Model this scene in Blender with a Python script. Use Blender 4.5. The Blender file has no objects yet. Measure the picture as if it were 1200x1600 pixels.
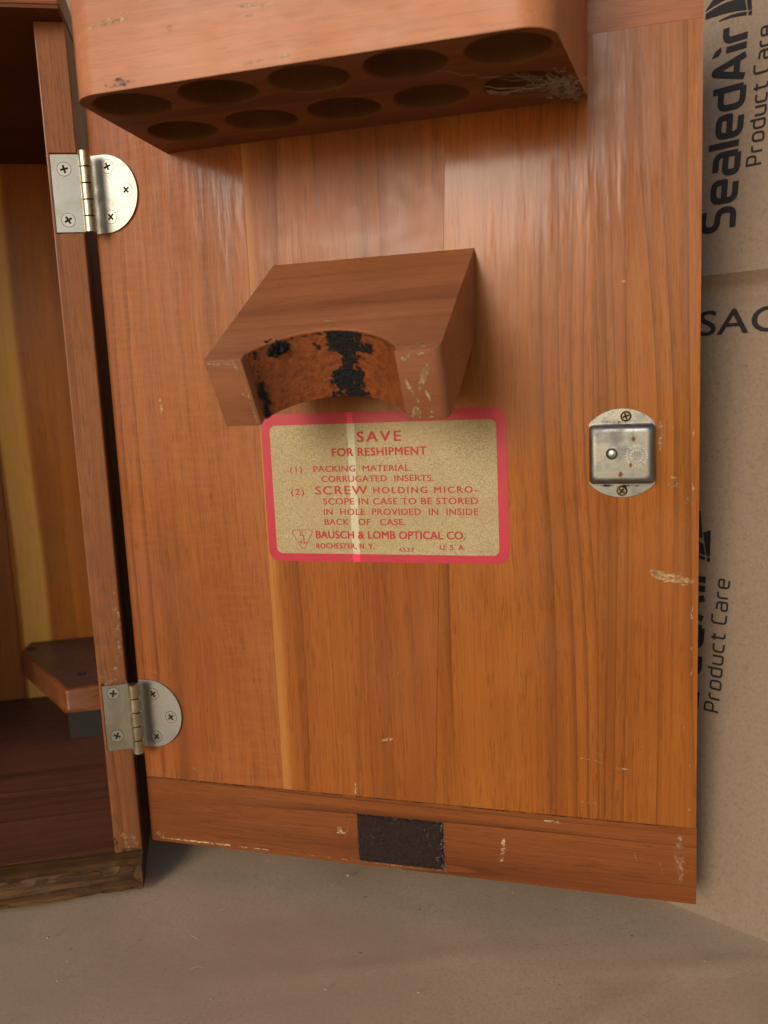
import bpy, bmesh, math, random
from mathutils import Vector, Matrix, noise
R = math.radians
rnd = random.Random(7)
sc = bpy.context.scene
col = sc.collection

# ------------------------------------------------------------------ camera
cam_d = bpy.data.cameras.new("camera")
cam = bpy.data.objects.new("camera", cam_d); col.objects.link(cam); sc.camera = cam
PITCH, ROLL, CAM_H = 0.15209, -0.04603, 0.22269
F = Vector((0, math.cos(PITCH), -math.sin(PITCH))); X = Vector((1, 0, 0)); U = X.cross(F)
XR = math.cos(ROLL)*X + math.sin(ROLL)*U; UR = -math.sin(ROLL)*X + math.cos(ROLL)*U
cam.matrix_world = Matrix((( XR.x, UR.x, -F.x, 0), (XR.y, UR.y, -F.y, 0), (XR.z, UR.z, -F.z, CAM_H), (0, 0, 0, 1)))
cam_d.sensor_fit = 'VERTICAL'; cam_d.sensor_height = 36.0; cam_d.sensor_width = 27.0
cam_d.lens = 36.0*1373.3/1600.0
cam_d.clip_start = 0.01; cam_d.clip_end = 100.0
cam_d.dof.use_dof = True; cam_d.dof.focus_distance = 0.365; cam_d.dof.aperture_fstop = 13.0

# ------------------------------------------------------------------ sky and sun
SUN_EL = R(17.0); SUN_AZ = R(31.0)      # azimuth west of the camera's back
S = Vector((-math.sin(SUN_AZ)*math.cos(SUN_EL), -math.cos(SUN_AZ)*math.cos(SUN_EL), math.sin(SUN_EL)))
w = bpy.data.worlds.new("World"); sc.world = w; w.use_nodes = True
nt = w.node_tree; nt.nodes.clear()
sky = nt.nodes.new('ShaderNodeTexSky'); sky.sky_type = 'NISHITA'; sky.sun_disc = False
sky.sun_elevation = SUN_EL; sky.sun_rotation = math.atan2(S.x, S.y)
sky.air_density = 1.0; sky.dust_density = 1.0; sky.ozone_density = 1.0
bg = nt.nodes.new('ShaderNodeBackground'); bg.inputs[1].default_value = 0.09
wo = nt.nodes.new('ShaderNodeOutputWorld')
nt.links.new(sky.outputs[0], bg.inputs[0]); nt.links.new(bg.outputs[0], wo.inputs[0])
sd = bpy.data.lights.new("sun", 'SUN'); sd.energy = 1.5; sd.angle = R(24); sd.color = (1.0, 0.92, 0.79)
sun = bpy.data.objects.new("sun", sd); col.objects.link(sun)
sun.rotation_euler = (-S).to_track_quat('-Z', 'Y').to_euler()
sun.location = S*3
vs = sc.view_settings
vs.view_transform = 'Standard'; vs.look = 'None'; vs.gamma = 1.0; vs.use_curve_mapping = False; vs.exposure = 0.42

# ------------------------------------------------------------------ material helpers
class NT:
    def __init__(s, name):
        s.m = bpy.data.materials.new(name); s.m.use_nodes = True
        s.t = s.m.node_tree; s.n = s.t.nodes; s.bsdf = s.n['Principled BSDF']
    def new(s, typ, ins=None, **kw):
        n = s.n.new(typ)
        for k, v in kw.items(): setattr(n, k, v)
        for k, v in (ins or {}).items():
            if isinstance(v, bpy.types.NodeSocket): s.t.links.new(v, n.inputs[k])
            else: n.inputs[k].default_value = v
        return n
    def math(s, op, a, b=0.0, c=0.0): return s.new('ShaderNodeMath', {0: a, 1: b, 2: c}, operation=op).outputs[0]
    def ss(s, v, lo, hi):       # smoothstep
        n = s.new('ShaderNodeMapRange', {0: v, 1: lo, 2: hi, 3: 0.0, 4: 1.0}); n.interpolation_type = 'SMOOTHSTEP'; return n.outputs[0]
    def mix(s, f, a, b, mode='MIX'):
        n = s.new('ShaderNodeMix', data_type='RGBA', blend_type=mode)
        for i, v in ((0, f), (6, a), (7, b)):
            if isinstance(v, bpy.types.NodeSocket): s.t.links.new(v, n.inputs[i])
            else: n.inputs[i].default_value = v if i == 0 else (*v, 1)
        return n.outputs[2]
    def noise(s, vec, scale, detail=3, rough=.55, w=0.0, dist=0.0):
        off = s.new('ShaderNodeVectorMath', {0: vec, 1: ((w*7.13) % 97/scale, (w*3.71+5) % 89/scale, (w*5.17+9) % 83/scale)}, operation='ADD').outputs[0]
        n = s.new('ShaderNodeTexNoise', {'Vector': off, 'Scale': scale, 'Detail': detail, 'Roughness': rough, 'Distortion': dist}, noise_dimensions='3D')
        return n.outputs[0]
    def obj(s, scale=(1, 1, 1), rot=(0, 0, 0)):
        tc = s.new('ShaderNodeTexCoord')
        return s.new('ShaderNodeMapping', {0: tc.outputs['Object'], 2: rot, 3: scale}).outputs[0]
    def set(s, **kw):
        al = dict(col='Base Color', rough='Roughness', metal='Metallic', spec='Specular IOR Level', coat='Coat Weight', coatr='Coat Roughness', normal='Normal', alpha='Alpha', cn='Coat Normal', sheen='Sheen Weight')
        for k, v in kw.items():
            i = s.bsdf.inputs[al[k]]
            if isinstance(v, bpy.types.NodeSocket): s.t.links.new(v, i)
            else: i.default_value = (*v, 1) if k == 'col' else v
        return s.m
    def bump(s, h, strength, dist=.001):
        return s.new('ShaderNodeBump', {'Strength': strength, 'Distance': dist, 'Height': h}).outputs[0]

def wood(name, axis, seed, dark=(.17, .045, .010), mid=(.36, .112, .024), light=(.50, .20, .045), coat=.36, coatr=.23, rings=5.0, ringd=.45, pore=.34, sap=None, grime=0.0, tint_scale=1.0, figure=0.0, wave=0.012, soft=1.0):
    t = NT(name)
    def sc3(across, along): return tuple(along if i == axis else across for i in range(3))
    # a slow sideways wander of the grain
    base = t.obj()
    wob = t.noise(t.obj(sc3(9, 3)), 1.0, 1, .5, seed*3.1)
    wv = t.math('MULTIPLY', t.math('SUBTRACT', wob, .5), wave)
    cmb = t.new('ShaderNodeCombineXYZ', {('XYZ'[i]): (0.0 if i == axis else wv) for i in range(3)}).outputs[0]
    vec = t.new('ShaderNodeVectorMath', {0: base, 1: cmb}, operation='ADD').outputs[0]
    def mp(across, along): return t.new('ShaderNodeMapping', {0: vec, 3: sc3(across, along)}).outputs[0]
    broad = t.noise(mp(38, 1.6), 1.0, 2, .5, seed)
    streak = t.noise(mp(300, 2.5), 1.0, 3, .6, seed+11)
    fine = t.noise(mp(1500, 16), 1.0, 3, .6, seed+23)
    rn = t.noise(mp(24, .35), 1.0, 1, .35, seed+5)
    fr = t.math('FRACT', t.math('MULTIPLY', rn, rings*4))
    ring = t.math('MULTIPLY', t.math('POWER', t.ss(fr, .30, .96), 3.0), t.math('SUBTRACT', 1.0, t.ss(fr, .96, 1.0)))
    ring = t.math('ADD', ring, t.math('MULTIPLY', t.math('MULTIPLY', t.ss(fr, .91, .95), t.math('SUBTRACT', 1.0, t.ss(fr, .96, .985))), .55))
    ringm = t.math('MULTIPLY', ring, t.ss(t.noise(mp(30, 4), 1.0, 2, .5, seed+31), .35, .65))
    pr = t.noise(mp(1900, 95), 1.0, 1, .5, seed+41)
    porem = t.math('MULTIPLY', t.ss(pr, .575, .635), t.ss(t.noise(mp(300, 12), 1.0, 1, .5, seed+43), .25, .60))
    c = t.mix(t.ss(broad, .22, .55), dark, mid)
    c = t.mix(t.math('MULTIPLY', t.ss(broad, .48, .80), .55), c, light)
    c = t.mix(t.math('MULTIPLY', t.ss(streak, .42, .75), .40*soft), c, light)
    c = t.mix(t.math('MULTIPLY', t.ss(streak, .50, .28), .32*soft), c, dark)
    c = t.mix(t.math('MULTIPLY', t.ss(fine, .50, .34), .32*soft), c, dark)
    c = t.mix(t.math('MULTIPLY', t.ss(fine, .53, .68), .35*soft), c, light)
    dk = tuple(v*.42 for v in dark)
    c = t.mix(t.math('MULTIPLY', ringm, ringd), c, dk)
    c = t.mix(t.math('MULTIPLY', porem, pore), c, dk)
    hand = t.ss(t.noise(t.obj(), 13, 4, .6, seed+91), .40, .68)
    c = t.mix(t.math('MULTIPLY', hand, .28), c, tuple(v*.62 for v in mid))
    if figure:      # cross figure of quartered wood
        fg = t.noise(mp(90, 520), 1.0, 2, .6, seed+51)
        c = t.mix(t.math('MULTIPLY', t.math('MULTIPLY', t.ss(fg, .42, .62), figure), t.ss(t.noise(mp(18, 10), 1, 2, .5, seed+53), .35, .6)), c, light)
    if sap:         # a stripe of pale sapwood: (axis index, start, end, colour)
        ai, a0, a1, sc_ = sap
        sep = t.new('ShaderNodeSeparateXYZ', {0: vec}).outputs[ai]
        f_ = t.math('MULTIPLY', t.ss(sep, a0-.0012, a0+.0012), t.math('SUBTRACT', 1.0, t.ss(sep, a1-.0022, a1+.0022)))
        sc2 = t.mix(t.math('MULTIPLY', t.ss(fine, .5, .3), .35), sc_, mid)
        c = t.mix(t.math('MULTIPLY', f_, .85), c, sc2)
    if grime:
        g = t.ss(t.noise(t.obj((1, 1, 1)), 130, 5, .7, seed+61), .48, .62)
        c = t.mix(t.math('MULTIPLY', g, grime), c, (.075, .048, .030))
    h = t.math('SUBTRACT', t.math('MULTIPLY', fine, .35), porem)
    bmp = t.bump(h, .30, .00025)
    smooth = t.bump(t.noise(mp(120, 14), 1.0, 3, .5, seed+71), .25, .0012)
    rg = t.math('ADD', coatr-.10, t.math('MULTIPLY', t.ss(t.noise(t.obj(), 17, 4, .6, seed+81), .34, .66), .26))
    return t.set(col=c, rough=.6, spec=.10, coat=coat, coatr=rg, normal=bmp, cn=smooth)

def plain(name, c, rough=.6, metal=0.0, coat=0.0, spec=.5, var=0.0, nscale=300, bump=0.0, bd=.0005):
    t = NT(name)
    n = t.noise(t.obj(), nscale, 4, .6, 1.3)
    cc = t.mix(t.math('MULTIPLY', t.ss(n, .35, .68), var), c, tuple(v*.45 for v in c)) if var else c
    kw = dict(col=cc, rough=rough, metal=metal, coat=coat, spec=spec)
    if bump: kw['normal'] = t.bump(n, bump, bd)
    return t.set(**kw)

def kraft(name, c, dents, cramt=0.0, mott=.22):
    t = NT(name)
    f1 = t.noise(t.obj(), 800, 4, .75, 2.0); f2 = t.noise(t.obj((1, 3.0, 1)), 330, 3, .6, 5.0); f3 = t.noise(t.obj(), 14, 3, .5, 8.0)
    k = t.mix(t.math('MULTIPLY', t.ss(f1, .52, .30), .42), c, tuple(v*.45 for v in c))
    k = t.mix(t.math('MULTIPLY', t.ss(f1, .54, .72), .28), k, tuple(min(v*1.55, .7) for v in c))
    k = t.mix(t.math('MULTIPLY', t.ss(f2, .60, .74), .35), k, tuple(v*.5 for v in c))
    k = t.mix(t.math('MULTIPLY', t.ss(f3, .35, .7), mott), k, tuple(v*.72 for v in c))
    sp = t.noise(t.obj(), 260, 2, .5, 14.0)
    k = t.mix(t.math('MULTIPLY', t.ss(sp, .74, .77), .6), k, (.05, .035, .025))
    h = t.math('ADD', t.math('MULTIPLY', f1, .25), t.math('MULTIPLY', f2, .2))
    b1 = t.bump(h, .35, .0004)
    big = t.noise(t.obj(), 22, 3, .55, 3.0)
    cr = t.noise(t.obj((1, 1.7, 1)), 9, 2, .5, 17.0, 1.0)
    crease = t.math('SUBTRACT', 1.0, t.ss(t.math('ABSOLUTE', t.math('SUBTRACT', cr, .5)), .0, .012))
    hb = t.math('ADD', t.math('MULTIPLY', big, 1.0), t.math('MULTIPLY', crease, cramt))
    b2 = t.new('ShaderNodeBump', {'Strength': dents, 'Distance': .004, 'Height': hb, 'Normal': b1}).outputs[0]
    return t.set(col=k, rough=.75, spec=.25, normal=b2)

def metal(name, c, rough, dirt, dirtc=(.10, .085, .065), seed=0.0, brass=.35):
    t = NT(name)
    n1 = t.noise(t.obj(), 130, 5, .65, seed); n2 = t.noise(t.obj(), 900, 3, .6, seed+4)
    f = t.math('MULTIPLY', t.ss(n1, .42, .72), dirt)
    f = t.math('MAXIMUM', f, t.math('MULTIPLY', t.ss(n2, .60, .74), dirt*.9))
    cc = t.mix(f, c, dirtc)
    cc = t.mix(t.math('MULTIPLY', t.ss(t.noise(t.obj(), 60, 2, .5, seed+9), .45, .7), brass), cc, (c[0]*1.0, c[1]*.86, c[2]*.6))
    return t.set(col=cc, metal=t.math('SUBTRACT', 1.0, t.math('MULTIPLY', f, .75)), rough=t.math('ADD', rough, t.math('MULTIPLY', f, .35)), normal=t.bump(n2, .12, .0002))

def scuff_mat(name, c, seed, lo=.44, hi=.54, stretch=(260, 260, 900), rough=.7):
    t = NT(name)
    n = t.noise(t.obj(stretch), 1.0, 4, .65, seed)
    n2 = t.noise(t.obj((1, 1, 1)), 700, 3, .6, seed+3)
    cc = t.mix(t.ss(n2, .4, .62), c, tuple(v*.55 for v in c))
    return t.set(col=cc, rough=rough, spec=.2, alpha=t.ss(n, lo, hi))

# ------------------------------------------------------------------ mesh helpers
def empty(name, mw):
    o = bpy.data.objects.new(name, None); col.objects.link(o); o.matrix_world = mw; o.empty_display_size = .02; return o
def obj(name, bm, mat, parent=None, ml=None, smooth=None, label=None):
    me = bpy.data.meshes.new(name)
    if isinstance(bm, bmesh.types.BMesh):
        bmesh.ops.recalc_face_normals(bm, faces=bm.faces) if bm.faces else None
        bm.to_mesh(me); bm.free()
    else: me = bm
    me.materials.clear(); me.materials.append(mat)
    if smooth is not None:
        for p in me.polygons: p.use_smooth = True
        me.set_sharp_from_angle(angle=R(smooth))
    o = bpy.data.objects.new(name, me); col.objects.link(o)
    if parent: o.parent = parent
    if ml is not None: o.matrix_local = ml
    if label: o['label'] = label
    return o
def tag(o, label=None, cat=None, group=None, kind=None):
    for k, v in (('label', label), ('category', cat), ('group', group), ('kind', kind)):
        if v: o[k] = v
    return o
def add_box(bm, x0, x1, y0, y1, z0, z1, bev=0.0, seg=2):
    g = bmesh.ops.create_cube(bm, size=1)['verts']
    for v in g: v.co = Vector((x0 if v.co.x < 0 else x1, y0 if v.co.y < 0 else y1, z0 if v.co.z < 0 else z1))
    if bev:
        es = list({e for v in g for e in v.link_edges})
        bmesh.ops.bevel(bm, geom=es, offset=bev, segments=seg, profile=.5, affect='EDGES', clamp_overlap=True)
    return bm
def box(*a, **k): return add_box(bmesh.new(), *a, **k)
def arc(cx, cy, r, a0, a1, n): return [(cx+r*math.cos(R(a0+(a1-a0)*i/n)), cy+r*math.sin(R(a0+(a1-a0)*i/n))) for i in range(n+1)]
def circ(cx, cy, r, n=28): return [(cx+r*math.cos(2*math.pi*i/n), cy+r*math.sin(2*math.pi*i/n)) for i in range(n)]
def rrect(x0, y0, x1, y1, r, n=6):
    return arc(x1-r, y0+r, r, -90, 0, n)+arc(x1-r, y1-r, r, 0, 90, n)+arc(x0+r, y1-r, r, 90, 180, n)+arc(x0+r, y0+r, r, 180, 270, n)
def plate(bm, outline, holes, h0, h1, fr, back=False):
    """2-D outline with holes, extruded between heights h0 and h1; fr(a, b, h) gives the 3-D point."""
    loops = []
    for lp in [outline]+list(holes):
        loops.append([[bm.verts.new(fr(a, b, h)) for a, b in lp] for h in (h1, h0)])
    for lev in ((0, 1) if back else (0,)):
        es = []
        for L in loops:
            v = L[lev]
            for i in range(len(v)):
                e = bm.edges.get((v[i], v[(i+1) % len(v)])) or bm.edges.new((v[i], v[(i+1) % len(v)])); es.append(e)
        bmesh.ops.triangle_fill(bm, edges=es, use_beauty=True)
    for T, B in loops:
        for i in range(len(T)):
            j = (i+1) % len(T); bm.faces.new((T[i], T[j], B[j], B[i]))
    return bm
def tube(bm, pts, r, n=5, cap=True):
    rings = []
    for i, p in enumerate(pts):
        p = Vector(p); d = (Vector(pts[min(i+1, len(pts)-1)])-Vector(pts[max(i-1, 0)])).normalized()
        a = d.orthogonal().normalized(); b = d.cross(a)
        rr = r if not isinstance(r, (list, tuple)) else r[i]
        rings.append([bm.verts.new(p+a*rr*math.cos(2*math.pi*k/n)+b*rr*math.sin(2*math.pi*k/n)) for k in range(n)])
    for A, B in zip(rings, rings[1:]):
        for k in range(n): bm.faces.new((A[k], A[(k+1) % n], B[(k+1) % n], B[k]))
    if cap and n > 2: bm.faces.new(rings[0]); bm.faces.new(rings[-1])
def boolean(o, cutters):
    for i, c in enumerate(cutters):
        m = o.modifiers.new(f"b{i}", 'BOOLEAN'); m.object = c; m.operation = 'DIFFERENCE'; m.solver = 'EXACT'
    dg = bpy.context.evaluated_depsgraph_get(); dg.update()
    me = bpy.data.meshes.new_from_object(o.evaluated_get(dg)); o.modifiers.clear()
    old = o.data; o.data = me; bpy.data.meshes.remove(old)
    for c in cutters: bpy.data.objects.remove(c, do_unlink=True)
    return o

# ------------------------------------------------------------------ frames of reference (metres)
YAW, CYAW = -0.29151, 0.18607
DOOR = Matrix.Translation((-0.11537, 0.38435, 0)) @ Matrix.Rotation(YAW, 4, 'Z')     # local x along the door, y into it, z up
CASE = Matrix.Translation((-0.11860, 0.37821, 0)) @ Matrix.Rotation(CYAW, 4, 'Z')    # local -x along the case front, y inwards
DL = CASE.inverted() @ DOOR
dp = lambda u, k, z: Vector((u, -k, z))                     # a point in the door frame, k = height above its inner face
fr_door = lambda a, b, h: (a, -h, b)

# ------------------------------------------------------------------ materials
M = {}
RED = dict(dark=(.185, .048, .012), mid=(.275, .078, .018), light=(.36, .116, .027))
HONEY = dict(dark=(.195, .052, .007), mid=(.290, .082, .009), light=(.365, .118, .014))
BROWN = dict(dark=(.120, .030, .008), mid=(.215, .055, .012), light=(.30, .090, .020))
M['p1'] = wood('wood_plank_red', 2, 1.0, **RED, figure=.22, rings=3.5)
M['p2'] = wood('wood_plank_brown', 2, 7.3, dark=(.180, .047, .009), mid=(.275, .076, .012), light=(.35, .110, .017), sap=(0, .0670, .0715, (.42, .165, .035)), rings=3.0)
M['p3'] = wood('wood_plank_honey', 2, 13.9, **HONEY, rings=5.5, ringd=.48)
M['p4'] = wood('wood_plank_amber', 2, 21.4, dark=(.190, .052, .007), mid=(.280, .080, .009), light=(.355, .116, .014), rings=6.5, ringd=.48)
M['rail'] = wood('wood_rail', 0, 31.0, dark=(.130, .035, .008), mid=(.190, .052, .011), light=(.25, .076, .016), rings=6, ringd=.55, coat=.35)
M['rail_top'] = wood('wood_top_rail', 0, 35.0, **RED, rings=4)
M['core'] = wood('wood_core', 2, 41.0, **BROWN)
M['block'] = wood('wood_block', 0, 52.0, dark=(.33, .108, .042), mid=(.45, .165, .064), light=(.55, .235, .096), rings=4.5, ringd=.22, pore=.22, coat=.7, coatr=.40, soft=.6)
M['block_shade'] = wood('wood_block_shade', 0, 54.0, dark=(.15, .058, .025), mid=(.22, .086, .037), light=(.29, .122, .055), rings=5, ringd=.4, pore=.5, coat=.05, coatr=.5)  # block wood with the shade of its underside put into the colour
M['hole_shade'] = wood('wood_hole_shade', 2, 55.0, dark=(.13, .052, .016), mid=(.18, .076, .023), light=(.23, .105, .034), rings=3, ringd=.1, pore=.2, coat=.0, soft=.3)  # hole walls, their dim bounced light put into the colour
M['blockmid'] = wood('wood_notched_block', 0, 58.0, dark=(.185, .062, .025), mid=(.290, .105, .044), light=(.38, .155, .070), rings=3, ringd=.2, pore=.25, coat=.9, coatr=.34, soft=.5)
M['jamb'] = wood('wood_jamb', 2, 63.0, dark=(.15, .048, .016), mid=(.225, .078, .027), light=(.30, .116, .043), rings=2.5, ringd=.3, coat=.3, grime=.20)
M['backp1'] = wood('wood_back_plank', 2, 71.0, dark=(.28, .080, .008), mid=(.41, .128, .012), light=(.50, .175, .020), sap=(0, -.0930, -.0755, (.78, .42, .085)), rings=4, ringd=.25)
M['backp2'] = wood('wood_back_plank_dark', 2, 79.0, dark=(.20, .056, .008), mid=(.30, .090, .013), light=(.37, .125, .020), rings=4)
M['floorp'] = wood('wood_case_floor', 0, 83.0, dark=(.095, .034, .020), mid=(.155, .054, .030), light=(.21, .080, .044), rings=4, coat=.35, coatr=.35, grime=.35)
M['worn'] = wood('wood_worn_edge', 0, 89.0, dark=(.070, .034, .014), mid=(.155, .074, .028), light=(.235, .122, .048), rings=5, coat=.0, grime=.55, ringd=.6, pore=.8)
M['topb'] = wood('wood_case_top', 0, 93.0, dark=(.18, .052, .020), mid=(.26, .082, .030), light=(.33, .115, .045), coat=.45)
M['slab_top'] = wood('wood_slab_top_dark', 0, 85.0, dark=(.070, .036, .030), mid=(.10, .052, .044), light=(.135, .072, .060), rings=3, ringd=.2, coat=.6, coatr=.35)  # darker, purplish tone for the top face of the slab
M['support_shade'] = plain('wood_support_shade', (.016, .010, .008), .8, var=.4, nscale=120)  # near-black colour that paints in the shade under the slab
M['top_shade'] = wood('wood_case_top_shade', 0, 95.0, dark=(.085, .027, .008), mid=(.13, .042, .012), light=(.17, .060, .018), coat=.2, coatr=.45)  # top board's underside with its shade put into the colour
M['slab'] = wood('wood_foot_rest', 0, 97.0, dark=(.12, .036, .012), mid=(.20, .062, .018), light=(.27, .092, .026), coat=.6, coatr=.32)
M['nickel'] = metal('nickel_plate', (.40, .40, .375), .40, .25, seed=1, brass=.18)
M['nickel_dull'] = metal('nickel_tarnished', (.32, .295, .24), .42, .45, (.11, .085, .065), seed=5)
M['brassy'] = metal('brassy_barrel', (.52, .47, .32), .26, .35, (.12, .09, .05), seed=9)
M['screw'] = metal('screw_steel', (.48, .47, .43), .36, .25, seed=13)
M['screw_old'] = metal('screw_old_brass', (.22, .19, .13), .32, .75, seed=15)
M['steel'] = metal('catch_steel', (.215, .228, .228), .30, .60, (.07, .062, .055), seed=17, brass=0.0)
M['hole'] = plain('dark_hole', (.012, .010, .009), .9)
M['rust'] = plain('rust', (.20, .060, .022), .85, var=.6, nscale=900)
M['stamp'] = plain('stamped_mark', (.50, .50, .48), .55, .4)
M['felt'] = plain('brown_felt', (.034, .021, .017), 1.0, spec=.1, var=.5, nscale=900, bump=1.0, bd=.001)
M['fibre'] = plain('felt_fibre', (.085, .055, .046), 1.0, spec=.1)
M['lint'] = plain('pale_lint', (.34, .29, .25), 1.0, spec=.1)
M['dust'] = plain('cobweb_dust', (.34, .27, .20), 1.0, spec=.1)
M['blackfelt'] = plain('black_felt_remnant', (.007, .008, .009), .85, spec=.3, var=.3, nscale=700, bump=1.0, bd=.001)
M['red'] = plain('label_red', (.45, .011, .036), .45, var=.22, nscale=110, spec=.4, bump=.12)
M['redpink'] = plain('label_red_fresh', (.74, .020, .085), .45, spec=.4)
def paper():
    t = NT('label_buff_paper')
    a = t.noise(t.obj(), 1900, 3, .7, 3.0); b = t.noise(t.obj(), 45, 3, .6, 6.0); c_ = t.noise(t.obj(), 800, 2, .6, 8.0)
    k = t.mix(t.ss(a, .34, .62), (.25, .185, .080), (.45, .360, .185))
    k = t.mix(t.math('MULTIPLY', t.ss(c_, .58, .70), .35), k, (.17, .12, .05))
    k = t.mix(t.math('MULTIPLY', t.ss(b, .38, .66), .40), k, (.33, .215, .085))
    return t.set(col=k, rough=.55, spec=.4, normal=t.bump(t.noise(t.obj(), 60, 4, .55, 2.0), .35, .0012))
M['paper'] = paper()
M['strip'] = plain('label_pale_strip', (.54, .485, .32), .5, var=.30, nscale=1500)
M['ink'] = plain('label_red_ink', (.40, .014, .017), .6, var=.25, nscale=1500)
M['black'] = plain('black_print', (.018, .017, .018), .75, var=.15, nscale=900, spec=.25)
M['kraft'] = kraft('kraft_board', (.255, .180, .124), .07)
M['kraft_floor'] = kraft('kraft_paper', (.520, .375, .248), .16, .0, .45)
M['scuff'] = scuff_mat('bare_wood_scuff', (.46, .27, .12), 2.0, .34, .56)
M['scuff2'] = scuff_mat('pale_scrape', (.52, .37, .20), 6.0, .44, .60, (300, 300, 500))
M['scratch'] = scuff_mat('scratch_line', (.40, .20, .078), 21.0, .40, .66, (500, 500, 500))
M['chip'] = scuff_mat('chipped_varnish', (.45, .30, .155), 9.0, .34, .62, (420, 420, 420))
M['stain'] = scuff_mat('blue_grey_smudge', (.13, .12, .13), 12.0, .45, .62, (220, 220, 500))
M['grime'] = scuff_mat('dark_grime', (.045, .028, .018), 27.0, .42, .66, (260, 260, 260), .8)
M['wornpale'] = scuff_mat('rubbed_edge', (.34, .19, .085), 15.0, .40, .68, (300, 300, 300))

# ------------------------------------------------------------------ the setting: kraft paper underfoot
FOLDS = [(.05, .265, .35, .0009, .006, .07), (.12, .30, -.25, .0008, .005, .05), (-.04, .24, 2.7, .0007, .005, .06), (.17, .25, .9, .0007, .006, .05), (-.10, .27, .1, .0006, .006, .05), (.00, .31, -.12, .0006, .005, .06)]
g = bmesh.new(); bmesh.ops.create_grid(g, x_segments=150, y_segments=150, size=1.5)
fine_e = [e for e in g.edges if all(abs(v.co.x) < .30 and .10 < v.co.y < .45 for v in e.verts)]
bmesh.ops.subdivide_edges(g, edges=fine_e, cuts=7, use_grid_fill=True)
for v in g.verts:
    p = v.co; near = max(0.0, 1-max(0, (Vector((p.x, p.y))-Vector((0, .3))).length-.35)/.4)
    fold_ = sum(a_*math.exp(-(((p.x-x0_)*math.sin(t_)-(p.y-y0_)*math.cos(t_)+.012*math.sin(((p.x-x0_)*math.cos(t_)+(p.y-y0_)*math.sin(t_))*22))/w_)**2)*math.exp(-(((p.x-x0_)*math.cos(t_)+(p.y-y0_)*math.sin(t_))/l_)**2) for x0_, y0_, t_, a_, w_, l_ in FOLDS)
    v.co.z = -0.0018+.45*fold_+near*.7*(.0013*noise.noise(Vector((p.x*9, p.y*9, 3)))+.0006*noise.noise(Vector((p.x*31, p.y*23, 8))))*1.0
ground = obj('ground', g, M['kraft_floor'], smooth=60); tag(ground, 'brown kraft paper under the case', kind='structure')

# ------------------------------------------------------------------ cardboard box wall on the right
B0 = Vector((0.11508, 0.33930, 0)); BYAW = -0.79633; LEAN = R(9)
bdir = Vector((math.cos(BYAW), math.sin(BYAW), 0)); bout = Vector((-bdir.y, bdir.x, 0))
bup = Vector((0, 0, 1))*math.cos(LEAN)+bout*math.sin(LEAN); bin_ = bup.cross(bdir)     # outward normal
if bin_.dot(-bout) < 0: bin_ = -bin_
BOXM = Matrix(((bdir.x, -bin_.x, bup.x, B0.x), (bdir.y, -bin_.y, bup.y, B0.y), (bdir.z, -bin_.z, bup.z, B0.z), (0, 0, 0, 1)))
box_e = empty('cardboard_box', Matrix.Translation(B0))
tag(box_e, 'brown corrugated cardboard box side with black printing behind the open door', 'box')
BL = box_e.matrix_world.inverted() @ BOXM
def fold(b, z):                     # the pressed score line and a slight warp of the board
    d = 0.0
    d += .0046*math.exp(-((z-.2535)/.0042)**2) - .0030*math.exp(-((z-.2620)/.0024)**2)
    d += .0004*noise.noise(Vector((b*8, z*6, 2.0)))
    return d
bm = bmesh.new(); nb, nz = 60, 300
vv = [[bm.verts.new((-.95+1.35*i/nb, fold(-.95+1.35*i/nb, -.002+.95*j/nz), -.002+.95*j/nz)) for i in range(nb+1)] for j in range(nz+1)]
for j in range(nz):
    for i in range(nb): bm.faces.new((vv[j][i], vv[j][i+1], vv[j+1][i+1], vv[j+1][i]))
ret = bmesh.ops.extrude_face_region(bm, geom=list(bm.faces))
for v in [x for x in ret['geom'] if isinstance(x, bmesh.types.BMVert)]: v.co.y += .004
wall = obj('side_panel', bm, M['kraft'], box_e, BL, smooth=60)

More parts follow.
